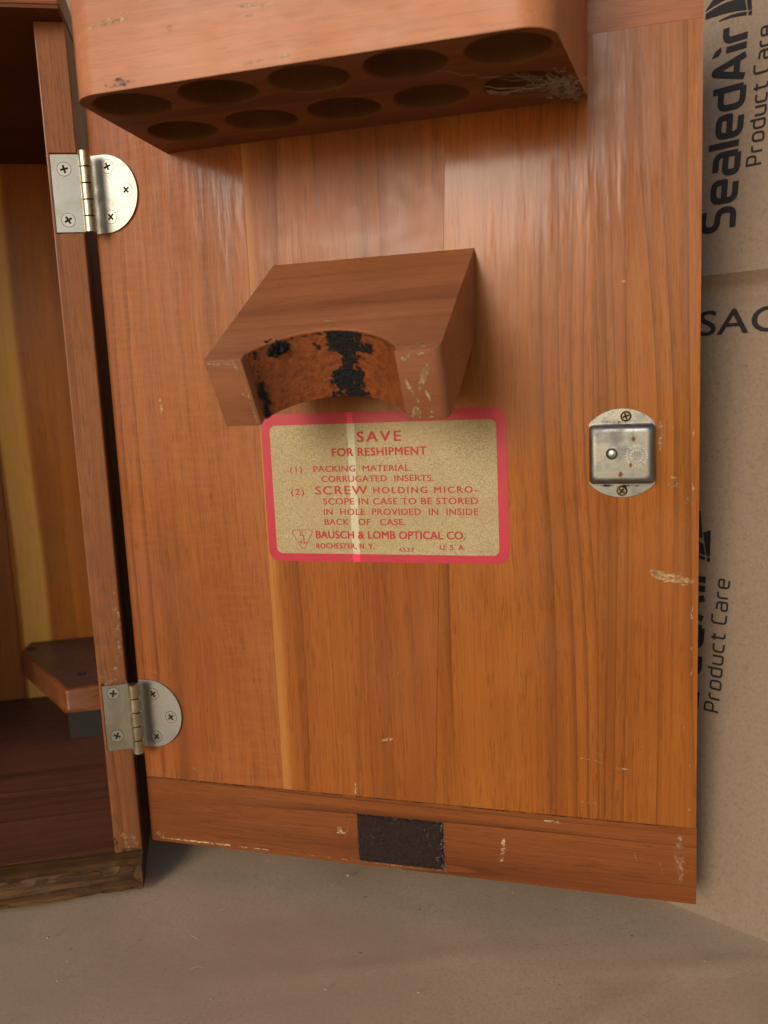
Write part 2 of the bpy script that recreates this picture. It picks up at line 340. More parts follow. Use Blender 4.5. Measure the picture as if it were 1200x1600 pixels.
# stroke lettering: rounded technical letters built from ribbons
def rpath(pts, rads, closed=False, n=6):
    out = []; N = len(pts)
    for i, p in enumerate(pts):
        p = Vector(p); r = rads[i] if isinstance(rads, (list, tuple)) else rads
        if (not closed and i in (0, N-1)) or r <= 0: out.append(p); continue
        a = Vector(pts[i-1]); b = Vector(pts[(i+1) % N])
        da = (a-p); db = (b-p); r_ = min(r, da.length*.5, db.length*.5)
        s_, e_ = p+da.normalized()*r_, p+db.normalized()*r_
        for k in range(n+1):
            t = k/n; out.append((1-t)**2*s_+2*t*(1-t)*p+t*t*e_)
    res = [out[0]]
    for p in out[1:]:
        if (p-res[-1]).length > .012: res.append(p)
    return res
def glyph(ch, x=.72, W=.60):
    H = 1.0; q = .24
    G = {'S': [([(W, H), (0, H), (0, .53), (W, .50), (W, 0), (0, 0)], q)],
         'e': [([(0, x*.5), (W, x*.5), (W, x), (0, x), (0, 0), (W*.95, 0)], [0, .02, q, q, q, 0])],
         'a': [([(.06, x), (W, x), (W, 0)], q), ([(W, x*.55), (0, x*.55), (0, 0), (W, 0)], .16)],
         'l': [([(0, 0), (0, H)], 0)],
         'd': [([(W, 0), (W, H)], 0), ([(W, x), (0, x), (0, 0), (W, 0)], q)],
         'A': [([(0, 0), (W*.50, H), (W*.62, H), (W*1.15, 0)], .08), ([(W*.14, .27), (W*1.0, .27)], 0)],
         'i': [([(0, 0), (0, x*.93)], 0)],
         'r': [([(0, 0), (0, x), (W*.7, x)], .22)],
         'P': [([(0, 0), (0, H), (W, H), (W, .42), (0, .42)], [0, .02, q, q, 0])],
         'o': [([(0, 0), (W, 0), (W, x), (0, x), (0, .0)], q)],
         'u': [([(0, x), (0, 0), (W, 0), (W, x)], [0, q, .10, 0])],
         'c': [([(W*.95, x), (0, x), (0, 0), (W*.95, 0)], q)],
         't': [([(.10, H*.95), (.10, 0), (W*.72, 0)], .18), ([(-.08, x), (W*.66, x)], 0)],
         'C': [([(W*1.05, H), (0, H), (0, 0), (W*1.05, 0)], q)]}
    wid = {'l': 0.0, 'i': 0.0, 'A': W*1.15, 'r': W*.7, 't': W*.72, 'C': W*1.05}
    return G[ch], wid.get(ch, W)
def ribbon(bm, pts, wd, fr, h):
    L, Rr = [], []
    for i, p in enumerate(pts):
        d0 = (p-pts[i-1]).normalized() if i else None
        d1 = (pts[i+1]-p).normalized() if i < len(pts)-1 else None
        if d0 is None: d0 = d1
        if d1 is None: d1 = d0
        d = (d0+d1); d = d.normalized() if d.length > 1e-6 else d0
        nrm = Vector((-d.y, d.x)); k = wd*.5/max(.5, nrm.dot(Vector((-d0.y, d0.x))))
        L.append(bm.verts.new(fr(p.x+nrm.x*k, p.y+nrm.y*k, h))); Rr.append(bm.verts.new(fr(p.x-nrm.x*k, p.y-nrm.y*k, h)))
    for i in range(len(pts)-1): bm.faces.new((L[i], L[i+1], Rr[i+1], Rr[i]))
def stroke_text(name, s_, cap, wt, gap, length, base_b, start_w, parent, slant=0.0):
    x = 0.0; items = []
    for ch in s_:
        if ch == ' ': x += .42; continue
        gl, wd = glyph(ch); items.append((ch, gl, x)); x += wd+wt+gap
    tot = x-gap-wt; sx = (length-wt*cap)/(tot)      # millimetres for each unit across
    bm = bmesh.new(); h = 0
    fr = lambda a, b, h: (base_b-b, fold(base_b-b, start_w+a)-(.00030+h), start_w+a)     # text runs up the wall, letters lean to -b
    for ch, gl, x0 in items:
        for pts, rad in gl:
            pp = rpath(pts, rad)
            pp = [Vector(((p.x+x0)*sx+wt*cap*.5+slant*p.y*cap, p.y*(cap-wt*cap)+wt*cap*.5)) for p in pp]
            h = (h+7e-6) if h < 8e-5 else 0
            ribbon(bm, pp, wt*cap, fr, h)
        if ch == 'i':
            c = Vector((x0*sx+wt*cap*.5, cap*.88)); r = wt*cap
            o3 = [(c.x-r*.75, c.y+r*.9), (c.x-r*.55, c.y-r*.2), (c.x+r*.1, c.y-r*.62), (c.x+r*.75, c.y-r*.45), (c.x+r*.25, c.y+r*.4)]
            bm.faces.new([bm.verts.new(fr(a, b, 0)) for a, b in o3])
    return obj(name, bm, M['black'], parent, BL)
mm = .001
for dw, db in ((0, 0), (-220.8*mm, 1.2*mm)):
    stroke_text('lettering', 'SealedAir', 15.2*mm, .170, .13, 84.5*mm, (1.8*mm+db), 278.6*mm+dw, box_e)
    stroke_text('lettering', 'Product Care', 6.7*mm, .125, .20, 54.8*mm, (10.7*mm+db), 303.2*mm+dw, box_e)
    # the sail emblem above the words
    bm = bmesh.new()
    o_ = (1.8*mm+db, 363.0*mm+dw)
    def sail(pts):
        bm.faces.new([bm.verts.new((o_[0]-b*mm, fold(o_[0]-b*mm, o_[1]+a*mm)-.00035, o_[1]+a*mm)) for a, b in pts])
    def crv(p0, p1, p2, n=8): return [tuple((1-t)**2*p0[i]+2*t*(1-t)*p1[i]+t*t*p2[i] for i in (0, 1)) for t in [k/n for k in range(n+1)]]
    sail(crv((5.2, 20.0), (5.6, 9.0), (3.6, 2.4))+crv((8.4, 3.6), (11.0, 11.0), (7.6, 20.0)))
    sail(crv((2.9, 14.0), (4.4, 8.0), (2.9, 2.2))+crv((1.6, 2.6), (2.9, 8.0), (2.6, 14.0)))
    sail([(3.3, 1.9), (8.2, 3.1), (13.5, .9), (14.2, 1.2), (13.0, 4.2), (8.8, 3.2), (8.2, 1.0), (3.3, .4)])
    sail([(1.3, 1.7), (2.7, 1.7), (2.9, .3), (1.1, .2)])
    sail(crv((8.6, 20.0), (12.0, 11.0), (10.6, 4.2))+crv((22.0, 6.0), (18.0, 13.0), (8.9, 20.2)))
    obj('emblem', bm, M['black'], box_e, BL)

def text_mesh(body, bold=0.0, space=1.0):
    cu = bpy.data.curves.new('t', 'FONT'); cu.body = body; cu.size = 1.0; cu.offset = bold; cu.space_character = space; cu.resolution_u = 4
    ob = bpy.data.objects.new('t', cu); col.objects.link(ob)
    dg = bpy.context.evaluated_depsgraph_get(); dg.update()
    me = bpy.data.meshes.new_from_object(ob.evaluated_get(dg))
    bpy.data.objects.remove(ob, do_unlink=True); bpy.data.curves.remove(cu)
    return me
def fit_text(name, body, x0, x1, y, hgt, fr, mat, parent, ml, bold=0.0, space=1.0):
    me = text_mesh(body, 0.0, space)
    xs = [v.co.x for v in me.vertices]; mnx, mxx = min(xs), max(xs)
    ref = text_mesh('H'); ry = [v.co.y for v in ref.vertices]; b0, b1 = min(ry), max(ry); bpy.data.meshes.remove(ref)
    bw = bold*.72*hgt; bm = bmesh.new(); k = 0       # overprinted copies, a hair apart, thicken the strokes
    for dx, dy in (((0, 0),) if not bold else ((-1, -.5), (1, -.5), (-1, .5), (1, .5), (0, 0))):
        vs_ = []
        for v in me.vertices:
            q = Vector(fr(x0+bw+(v.co.x-mnx)/(mxx-mnx)*(x1-x0-2*bw)+dx*bw, y+bw*.5+(v.co.y-b0)/(b1-b0)*(hgt-bw)+dy*bw, 0)); q.y -= k*4e-6
            vs_.append(bm.verts.new(q))
        for p in me.polygons: bm.faces.new([vs_[i] for i in p.vertices])
        k += 1
    bpy.data.meshes.remove(me)
    return obj(name, bm, mat, parent, ml)
fit_text('lettering', 'SAC', -10.6*mm, 23.6*mm, 236.5*mm, 10.2*mm, lambda a, b, h: (a, fold(a, b)-.00035, b), M['black'], box_e, BL, bold=.018, space=1.02)

# ------------------------------------------------------------------ the microscope case
case = empty('microscope_case', CASE)
tag(case, 'varnished cherry wood microscope case with its door swung open', 'case')
ID = Matrix.Identity(4)
# carcass: boards in the case frame (x to the right, front at y = 0)
W_ = .240; D_ = .232; ZB, ZT = .01228, .36912
sp = obj('side_panel', box(-.0122, 0, 0, D_+.012, ZB, ZT, bev=.0006), M['jamb'], case, ID)
cut = []
for z0, z1 in ((.0618, .0936), (.2870, .3190)):
    c = obj('cut', box(-.0110, .01, -.01, .0011, z0, z1), M['jamb'], case, ID); cut.append(c)
bpy.context.view_layer.update()
boolean(sp, cut)
obj('side_panel', box(-W_, -W_+.0122, 0, D_+.012, ZB, ZT, bev=.0006), M['jamb'], case, ID)
tb = obj('top_board', box(-W_, 0, -.013, D_+.012, ZT+.0012, ZT+.013, bev=.0010), M['topb'], case, ID)
obj('underside_shade', box(-W_+.0006, -.0006, -.0122, D_+.011, ZT, ZT+.0012), M['top_shade'], case, ID)  # thin sheet added under the top board to carry its painted shade
# floor planks, the front one worn
def worn_board(x0, x1, y0, y1, z0, z1):
    bm = bmesh.new(); nx = 130; rows = []
    prof = [(y0, z0+.0004), (y0-.0002, z0+.003), (y0-.0002, z1-.003), (y0+.0004, z1-.0010), (y0+.0016, z1), ((y0+y1)/2, z1), (y1, z1), (y1, z0), (y0+.001, z0)]
    for i in range(nx+1):
        x = x0+(x1-x0)*i/nx; r = []
        for j, (y, z) in enumerate(prof):
            k = 0.0
            if j in (0, 8, 3, 4): k = max(0, noise.noise(Vector((x*110, j*.6, 1)))-.05)*.0028
            if j in (0, 8): k = k*1.6+max(0, noise.noise(Vector((x*28, 5, 1))))*.003
            edge = min(1, (x1-x)/.004)
            yy = y+k*(1 if j in (0, 8, 3) else .5)+(.0012*(1-edge) if j < 5 else 0); zz = z+(k*.8 if j in (0,) else (-k*.7 if j in (3, 4) else 0))
            r.append(bm.verts.new((x, yy, zz)))
        rows.append(r)
    n = len(prof)
    for A, B in zip(rows, rows[1:]):
        for j in range(n): bm.faces.new((A[j], A[(j+1) % n], B[(j+1) % n], B[j]))
    bm.faces.new(rows[0]); bm.faces.new(rows[-1]); return bm
fp = obj('floor_plank', worn_board(-W_, .0004, -.013, .0035, 0, ZB), M['worn'], case, ID, smooth=35, label='worn front edge of the case floor')
obj('floor_plank', box(-W_, 0, .0037, .0785, .0002, ZB, bev=.0004), M['floorp'], case, ID)
obj('floor_plank', box(-W_, 0, .0788, D_+.012, .0002, ZB-.0001, bev=.0005), M['floorp'], case, ID)
# back planks
for k, (a, b, mt) in enumerate(((-.0955, -.0124, 'backp1'), (-.1650, -.0957, 'backp2'), (-.2276, -.1652, 'backp2'))):
    obj('back_plank', box(a, b, D_, D_+.011, ZB+.0002, ZT-.0002, bev=.0003), M[mt], case, ID)
# foot rest slab and its support
sl = bmesh.new()
plate(sl, [(-.0125, .2318), (-.0125, .1245), (-.0310, .1225), (-.0485, .1200), (-.0915, .2100), (-.0895, .2318)], [], .0395, .0525, lambda a, b, h: (a, b, h), back=True)
bmesh.ops.remove_doubles(sl, verts=sl.verts, dist=1e-6)
es = [e for e in sl.edges if len(e.link_faces) == 2 and e.link_faces[0].normal.angle(e.link_faces[1].normal, 0) > .6]
for f in sl.faces: f.normal_update()
es = [e for e in sl.edges if len(e.link_faces) == 2 and e.calc_face_angle(0) > .6]
bmesh.ops.bevel(sl, geom=es, offset=.0016, segments=3, profile=.5, affect='EDGES', clamp_overlap=True)
slab = obj('foot_rest', sl, M['slab'], case, ID, smooth=40)
for x_, y_ in ((-.0845, .214), (-.0435, .148), (-.040, .214)):
    b2 = bmesh.new(); plate(b2, circ(x_, y_, .0030, 18), [circ(x_, y_, .0018, 18)], .0522, .0527, lambda a, b, h: (a, b, h+.0002)); obj('screw_hole', b2, M['hole'], slab, ID)
bm = bmesh.new(); plate(bm, [(-.0128, .2310), (-.0128, .1268), (-.0312, .1248), (-.0472, .1226), (-.0893, .2104), (-.0876, .2310)], [], .0520, .05262, lambda a, b, h: (a, b, h)); obj('top_skin', bm, M['slab_top'], slab, ID)
obj('foot_rest_support', box(-.0535, -.0124, .1480, .2318, ZB, .0393), M['support_shade'], case, ID)

# --- the door: a core board with planks and rails set on it
door = obj('door', box(.0006, .2394, .0052, .0130, .0145, .3678), M['core'], case, DL)
JT = .00008
def plank(name, poly, mat, bev=.00016, rightround=False):
    bm = bmesh.new(); F_ = [bm.verts.new((u, 0, z)) for u, z in poly]; B_ = [bm.verts.new((u, .0051, z)) for u, z in poly]
    bm.faces.new(F_); bm.faces.new(B_)
    for i in range(len(poly)): bm.faces.new((F_[i], F_[(i+1) % len(poly)], B_[(i+1) % len(poly)], B_[i]))
    bm.normal_update()
    fr_e = [bm.edges.get((F_[i], F_[(i+1) % len(poly)])) for i in range(len(poly))]
    if rightround:
        re = [e for e in fr_e if min(v.co.x for v in e.verts) > .2395]
        ot = [e for e in fr_e if e not in re]
        bmesh.ops.bevel(bm, geom=re, offset=.0020, segments=6, profile=.5, affect='EDGES', clamp_overlap=True)
    else:
        bmesh.ops.bevel(bm, geom=fr_e, offset=bev, segments=2, profile=.5, affect='EDGES', clamp_overlap=True)
    return obj(name, bm, mat, door, ID, smooth=50)
zb, zt = .04540, .33697
plank('plank', [(.0002, zb), (.0684-JT, zb), (.0684-JT, zt), (.0002, zt)], M['p1'])
plank('plank', [(.0684, zb), (.1372-JT, zb), (.1520-JT, zt), (.0684, zt)], M['p2'])
plank('plank', [(.1372, zb), (.2038-JT, zb), (.2038-JT, zt), (.1520, zt)], M['p3'])
plank('plank', [(.2038, zb), (.2400, zb), (.2400, zt), (.2038, zt)], M['p4'], rightround=True)
plank('rail', [(.0002, .0140), (.2400, .0140), (.2400, zb-JT), (.0002, zb-JT)], M['rail'], bev=.00025)
plank('rail', [(.0002, zt+JT), (.2400, zt+JT), (.2400, .3676), (.0002, .3676)], M['rail_top'], rightround=True)

# --- eyepiece block with ten blind holes
HOLES = [(u, k) for k in (.0585, .0245) for u in (.0570, .0886, .1200, .1514, .1826)]
bm = bmesh.new()
fr_up = lambda a, b, h: (a, -b, h)
r_ = .0110; u0, u1, L = .0418, .1978, .0742; w0_, w1_ = .0356, .2020
outl = [(w0_, 0), (w1_, 0)]+arc(u1-r_, L-r_, r_, 0, 90, 10)+arc(u0+r_, L-r_, r_, 90, 180, 10)
plate(bm, outl, [], .3161, .3600, fr_up, back=True)
bmesh.ops.remove_doubles(bm, verts=bm.verts, dist=1e-6); bmesh.ops.recalc_face_normals(bm, faces=bm.faces)
eb = obj('eyepiece_block', bm, M['block'], case, DL)
bm = bmesh.new()
for u, k in HOLES:
    prof = [(.0134, -.002), (.0134, 0.0), (.0128, .0006), (.0125, .0035)]+[(.0125*math.cos(R(a)), .0035+.0115*math.sin(R(a))) for a in (12, 24, 36, 48, 60, 72, 82)]
    rings = []; N = 36
    for rr, hh in prof: rings.append([bm.verts.new((u+rr*math.cos(2*math.pi*i/N), -k+rr*math.sin(2*math.pi*i/N), .3161+hh)) for i in range(N)])
    for A, B in zip(rings, rings[1:]):
        for i in range(N): bm.faces.new((A[i], A[(i+1) % N], B[(i+1) % N], B[i]))
    bm.faces.new(rings[0]); bm.faces.new(rings[-1])
ct = obj('cut', bm, M['block'], case, DL)
bpy.context.view_layer.update(); boolean(eb, [ct])
for p in eb.data.polygons: p.use_smooth = True
eb.data.set_sharp_from_angle(angle=R(38))
eb.data.materials.append(M['block_shade']); eb.data.materials.append(M['hole_shade'])
for p in eb.data.polygons:          # shade painted into the colour of the underside and the hole walls
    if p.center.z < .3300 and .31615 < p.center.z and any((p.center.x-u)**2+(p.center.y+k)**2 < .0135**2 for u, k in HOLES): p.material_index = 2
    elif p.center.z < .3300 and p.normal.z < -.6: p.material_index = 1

# --- notched block, tilted thirty degrees
TL = R(30.15); MZ = .2687; ML, MH = .0757, .0264
mid_pt = lambda u, l, h: (u, -(l*math.cos(TL)-h*math.sin(TL)), MZ-l*math.sin(TL)-h*math.cos(TL))
cxn, cyn, rn_ = .1190, .0893, .0312       # notch circle
a_l = math.degrees(math.acos((.0935-cxn)/rn_)) if abs((.0935-cxn)/rn_) < 1 else 180
NA = 40
def notch_pt(t): # t in 0..1 from left to right
    aL = math.pi-math.acos(min(1, (cxn-.0932)/rn_)); aR = math.acos(min(1, (.1455-cxn)/rn_))
    # left end angle measured on the circle (upper half, towards the door)
    a = aL+(aR-aL)*t
    return cxn+rn_*math.cos(a), cyn-rn_*math.sin(a)
mu0, mu1 = .0793, .1603; rc = .0035
left_end = notch_pt(0); right_end = notch_pt(1)
prof = [(mu0, None), (mu0, ML), (left_end[0], ML)]
prof += [notch_pt(i/NA) for i in range(NA+1)]
prof += [(right_end[0], ML)]+[(mu1-rc+rc*math.sin(R(a)), ML-rc+rc*math.cos(R(a))) for a in (0, 18, 36, 54, 72, 90)]+[(mu1, None)]
bm = bmesh.new()
top, bot = [], []
for u, l in prof:
    top.append(bm.verts.new(mid_pt(u, 0.0 if l is None else l, 0)))
    bot.append(bm.verts.new(mid_pt(u, MH*math.tan(TL) if l is None else l, MH)))
bm.faces.new(top); bm.faces.new(bot)
for i in range(len(top)): bm.faces.new((top[i], top[(i+1) % len(top)], bot[(i+1) % len(top)], bot[i]))
bmesh.ops.remove_doubles(bm, verts=bm.verts, dist=1e-5); bmesh.ops.recalc_face_normals(bm, faces=bm.faces); bm.normal_update()
es = [e for e in bm.edges if len(e.link_faces) == 2 and e.calc_face_angle(0) > R(35) and max(v.co.y for v in e.verts) < -.001]
bmesh.ops.bevel(bm, geom=es, offset=.0007, segments=2, profile=.5, affect='EDGES', clamp_overlap=True)
bmesh.ops.triangulate(bm, faces=[f for f in bm.faces if len(f.verts) > 4])
nbk = obj('notched_block', bm, M['blockmid'], case, DL, smooth=30)
# orange glue skin in the notch, and what is left of the black felt on it
def notch_shell(off, keep, name, mat, nt_=150, nh=56, jit=.00012, rise=0.0, sm=None):
    bm = bmesh.new(); g_ = {}
    def vert(i, j):
        if (i, j) not in g_:
            u, l = notch_pt(i/nt_); h = .0004+(MH-.0008)*j/nh
            du, dl = cxn-u, cyn-l; dn = math.hypot(du, dl); o_ = off+rise*(.5+.5*noise.noise(Vector((i*.31, j*.31, 4))))
            q = Vector(mid_pt(u+du/dn*o_+rnd.uniform(-jit, jit), l+dl/dn*o_, h+rnd.uniform(-jit, jit))); g_[(i, j)] = bm.verts.new(q)
        return g_[(i, j)]
    for i in range(nt_):
        for j in range(nh):
            if keep(i/nt_, j/nh): bm.faces.new((vert(i, j), vert(i+1, j), vert(i+1, j+1), vert(i, j+1)))
    return obj(name, bm, mat, nbk, ID, smooth=sm)
def glue():
    t = NT('orange_glue_skin')
    a = t.noise(t.obj(), 420, 4, .65, 1.0); b = t.noise(t.obj(), 90, 3, .6, 4.0)
    c = t.mix(t.ss(a, .35, .62), (.150, .036, .007), (.225, .058, .010))
    c = t.mix(t.math('MULTIPLY', t.ss(b, .5, .72), .45), c, (.13, .036, .010))
    return t.set(col=c, rough=.5, spec=.5, normal=t.bump(a, .8, .0008))
M['glue'] = glue()
notch_shell(.00018, lambda t, h: True, 'glue_skin', M['glue'], 70, 20, 0, .00015, 60)
def keep_felt(t, h):
    n = noise.noise(Vector((t*17, h*6.5, 1.7)))*.5+noise.noise(Vector((t*48, h*19, 5.1)))*.35+noise.noise(Vector((t*110, h*44, 2.1)))*.18
    cx = .56+.035*math.sin(h*5.0)
    hw = .135 if h < .28 else (.075 if h < .58 else .110)
    v = (hw-abs(t-cx))/.085+n*2.3
    v2 = (.055-math.hypot((t-.20)*.9, (h-.10)*.45))/.035+n*.7        # tuft near the left rim
    v3 = (.030-abs(t-(.012+.03*(1-h))))/.02+n*1.8-(1.0 if h < .45 else 0)
    v4 = n*3.4-1.45-(0 if t > .30 else .35)
    v5 = (.012-abs(h-.012))/.012+n*1.6-.6
    holes_ = noise.noise(Vector((t*70, h*26, 9.3)))+.5*noise.noise(Vector((t*150, h*60, 3.3)))
    return max(v, v2, v3, v4, v5) > .35 and holes_ > -.52
notch_shell(.0005, keep_felt, 'felt_remnant', M['blackfelt'], 210, 84, .00018, .0007, 80)
bm = bmesh.new()
for k in range(26):     # the raised tuft of felt on the rim
    c = Vector(mid_pt(.1005+rnd.gauss(0, .0019), .0640+rnd.gauss(0, .0011), .0022+rnd.uniform(-.0018, .0030)))
    bmesh.ops.create_icosphere(bm, subdivisions=1, radius=rnd.uniform(.0006, .0013), matrix=Matrix.Translation(c))
for v in bm.verts: v.co += Vector((rnd.uniform(-1, 1), rnd.uniform(-1, 1), rnd.uniform(-1, 1)))*.00025
obj('felt_tuft', bm, M['blackfelt'], nbk, ID)

# --- hinges
def cross(cx, cy, r, wd, rot):
    pts = []
    for k in range(4):
        a = rot+k*math.pi/2; d = Vector((math.cos(a), math.sin(a))); n_ = Vector((-d.y, d.x))
        for q in (Vector((cx, cy))+d*wd*.5-n_*wd*.5 if k == 0 else None,): pass
        pts += [Vector((cx, cy))+d*r-n_*wd*.5, Vector((cx, cy))+d*r+n_*wd*.5, Vector((cx, cy))+(d+n_)*wd*.5]
    return [(p.x, p.y) for p in pts]
def flat_screw(name, cx, cy, h, r, fr, mat, parent, ml, rot, dome=0.0):
    bm = bmesh.new(); cr = cross(cx, cy, r*.60, r*(.34 if dome else .30), rot)
    if dome:
        ins = circ(cx, cy, r*.66, 24); plate(bm, ins, [cr], h-.0012, h+dome, fr)
        rr = [(r*.66, h+dome), (r*.84, h+dome*.82), (r*.96, h+dome*.45), (r, h+.0001), (r, h-.0004)]
        rings = [[bm.verts.new(fr(cx+q*math.cos(2*math.pi*i/24), cy+q*math.sin(2*math.pi*i/24), z)) for i in range(24)] for q, z in rr]
        for A, B in zip(rings, rings[1:]):
            for i in range(24): bm.faces.new((A[i], A[(i+1) % 24], B[(i+1) % 24], B[i]))
        bmesh.ops.remove_doubles(bm, verts=bm.verts, dist=1e-6)
    else: plate(bm, circ(cx, cy, r, 26), [cr], h-.0009, h+.00006, fr)
    o = obj(name, bm, mat, parent, ml, smooth=35)
    bm = bmesh.new(); bm.faces.new([bm.verts.new(fr(a, b, h+.00004 if dome else h-.0007)) for a, b in circ(cx, cy, r*.7 if not dome else r*.64, 16)])
    obj('screw_recess', bm, M['hole'], parent, ml)
    return o
HZ = [(.2874, .3186, [(.0085, .3137), (.0164, .3037), (.0081, .2937)], [(.0057, .3126), (.0059, .2925)], 'nickel', 'nickel', 'screw'),
      (.0609, .0925, [(.0079, .0860), (.0161, .0756), (.0079, .0658)], [(.0062, .0884), (.0063, .0685)], 'nickel_dull', 'nickel', 'screw')]
fr_case = lambda a, b, h: (-a, -h, b)       # a = distance left of the outer corner, h = towards the viewer
for hi, (z0, z1, ds, cs, mc, md, ms) in enumerate(HZ):
    he = bpy.data.objects.new('hinge', None); col.objects.link(he); he.parent = case; he.empty_display_size = .01
    he.matrix_local = Matrix.Translation((0, 0, z0))
    sh = Matrix.Translation((0, 0, -z0)); DLs = sh @ DL
    he['label'] = ('upper', 'lower')[hi]+' nickel plated hinge with one rounded leaf'
    bm = bmesh.new(); rr = (z1-z0)/2; zc = (z0+z1)/2
    out = [(.0008, z0)]+arc(.0214-rr, zc, rr, -90, 90, 30)+[(.0008, z1)]
    plate(bm, out, [circ(u, z, .00285, 26) for u, z in ds], .0, .0011, fr_door)
    lf = obj('door_leaf', bm, M[md], he, DLs, smooth=30)
    bm = bmesh.new()
    plate(bm, [(-.0012, z0+.0003), (.0108, z0+.0003), (.0108, z1-.0003), (-.0012, z1-.0003)], [circ(s_, z, .00285, 26) for s_, z in cs], -.0010, -.0001, fr_case)
    obj('case_leaf', bm, M[mc], he, sh, smooth=30)
    # barrel: five knuckles on one pin
    ax, ay = .0030, -.0028
    n5 = 5; hk = (z1-z0+.001)/n5
    for k in range(n5):
        a0 = z0-.0005+k*hk+.00008; a1 = a0+hk-.00016; r = .00245 if k % 2 else .0025
        pr = [(r*.7, a0), (r, a0+.00025), (r, a1-.00025), (r*.7, a1)]
        bm = bmesh.new(); N = 22
        rings = [[bm.verts.new((ax+q*math.cos(2*math.pi*i/N), ay+q*math.sin(2*math.pi*i/N), z)) for i in range(N)] for q, z in pr]
        for A, B in zip(rings, rings[1:]):
            for i in range(N): bm.faces.new((A[i], A[(i+1) % N], B[(i+1) % N], B[i]))
        bm.faces.new(rings[0]); bm.faces.new(rings[-1])
        obj('knuckle', bm, M['brassy'], he, sh, smooth=40)
    for q, (u, z) in enumerate(ds): flat_screw('screw', u, z, .0011, .00268, fr_door, M[ms], he, DLs, rnd.uniform(0, 1.5))
    for q, (s_, z) in enumerate(cs): flat_screw('screw', s_, z, -.0001, .00268, fr_case, M[ms], he, sh, rnd.uniform(0, 1.5))

# --- spring catch on the right
CU0, CU1, CZ0, CZ1 = .2013, .2247, .1799, .2019
ca_mat = M['steel']
bm = bmesh.new()
def cap_arc(top):
    zz = CZ1+.0002 if top else CZ0-.0002; pk = .2074 if top else .1747
    h = abs(pk-zz); c = (CU1-CU0)/2; rr = (c*c+h*h)/(2*h); um = (CU0+CU1)/2
    zc = pk-rr if top else pk+rr; a = math.degrees(math.asin(c/rr))
    return arc(um, zc, rr, 90-a, 90+a, 20) if top else arc(um, zc, rr, 270-a, 270+a, 20)
plate(bm, cap_arc(False)+cap_arc(True), [], 0, .0007, fr_door)
cat = obj('catch', bm, ca_mat, case, DL, smooth=30); cat['label'] = 'small steel spring catch plate near the door edge'
bm = bmesh.new()
def rim(h, ins): return [Vector(fr_door(a, b, h)) for a, b in rrect(CU0+ins, CZ0+ins, CU1-ins, CZ1-ins, .0016, 5)]
levels = [(.0006, 0.0), (.0030, .0001), (.0044, .0004), (.0051, .0009), (.0055, .0016), (.0056, .0023), (.0056, .0029)]
lv = [[bm.verts.new(p) for p in rim(h, i)] for h, i in levels]
for A, B in zip(lv, lv[1:]):
    for i in range(len(A)): bm.faces.new((A[i], A[(i+1) % len(A)], B[(i+1) % len(A)], B[i]))
hole = circ(.2096, .1913, .0021, 20); hv = [bm.verts.new(fr_door(a, b, .0056)) for a, b in hole]; hb = [bm.verts.new(fr_door(a, b, .0046)) for a, b in hole]
es = []
for L_ in (lv[-1], hv):
    for i in range(len(L_)): es.append(bm.edges.get((L_[i], L_[(i+1) % len(L_)])) or bm.edges.new((L_[i], L_[(i+1) % len(L_)])))
bmesh.ops.triangle_fill(bm, edges=es, use_beauty=True)
for i in range(20): bm.faces.new((hv[i], hv[(i+1) % 20], hb[(i+1) % 20], hb[i]))
obj('cover', bm, ca_mat, cat, ID, smooth=45)
bm = bmesh.new(); bmesh.ops.create_uvsphere(bm, u_segments=16, v_segments=8, radius=.00205, matrix=Matrix.Translation(fr_door(.2097, .1913, .0044)) @ Matrix.Diagonal((1, .55, 1, 1)))
obj('rivet', bm, M['nickel'], cat, ID, smooth=60)
for u, z, q in ((.2145, .2046, .3), (.2130, .1772, .9)): flat_screw('screw', u, z, .0008, .0020, fr_door, M['screw_old'], cat, ID, q, dome=.0012)
bm = bmesh.new()
for ring_, n_, l_ in ((.0036, 26, .0008), (.0021, 15, .0007)):
    for k in range(n_):
        if rnd.random() < .22: continue
        a = 2*math.pi*k/n_+rnd.uniform(-.05, .05); d = Vector((math.cos(a), math.sin(a))); p = Vector((.2183, .1905))+d*ring_
        e = d if rnd.random() < .6 else (d+Vector((-d.y, d.x))*rnd.choice((-1, 1))).normalized()
        s2 = Vector((-e.y, e.x))*.00011; ln = e*l_*rnd.uniform(.3, .55)
        bm.faces.new([bm.verts.new(fr_door(q.x, q.y, .00566)) for q in (p-ln-s2, p+ln-s2, p+ln+s2, p-ln+s2)])
obj('stamped_mark', bm, M['stamp'], cat, ID)
def blob(u, z, r, h, fr=fr_door, n=16, j=.35, sx=1.0):
    bm = bmesh.new(); bm.faces.new([bm.verts.new(fr(u+r*sx*(1+rnd.uniform(-j, j))*math.cos(2*math.pi*i/n), z+r*(1+rnd.uniform(-j, j))*math.sin(2*math.pi*i/n), h)) for i in range(n)]); return bm
for u, z, r in ((.2172, .1966, .0009), (.2162, .1872, .0008), (.2126, .1837, .0010)): obj('rust_spot', blob(u, z, r, .00568, sx=.75), M['rust'], cat, ID)

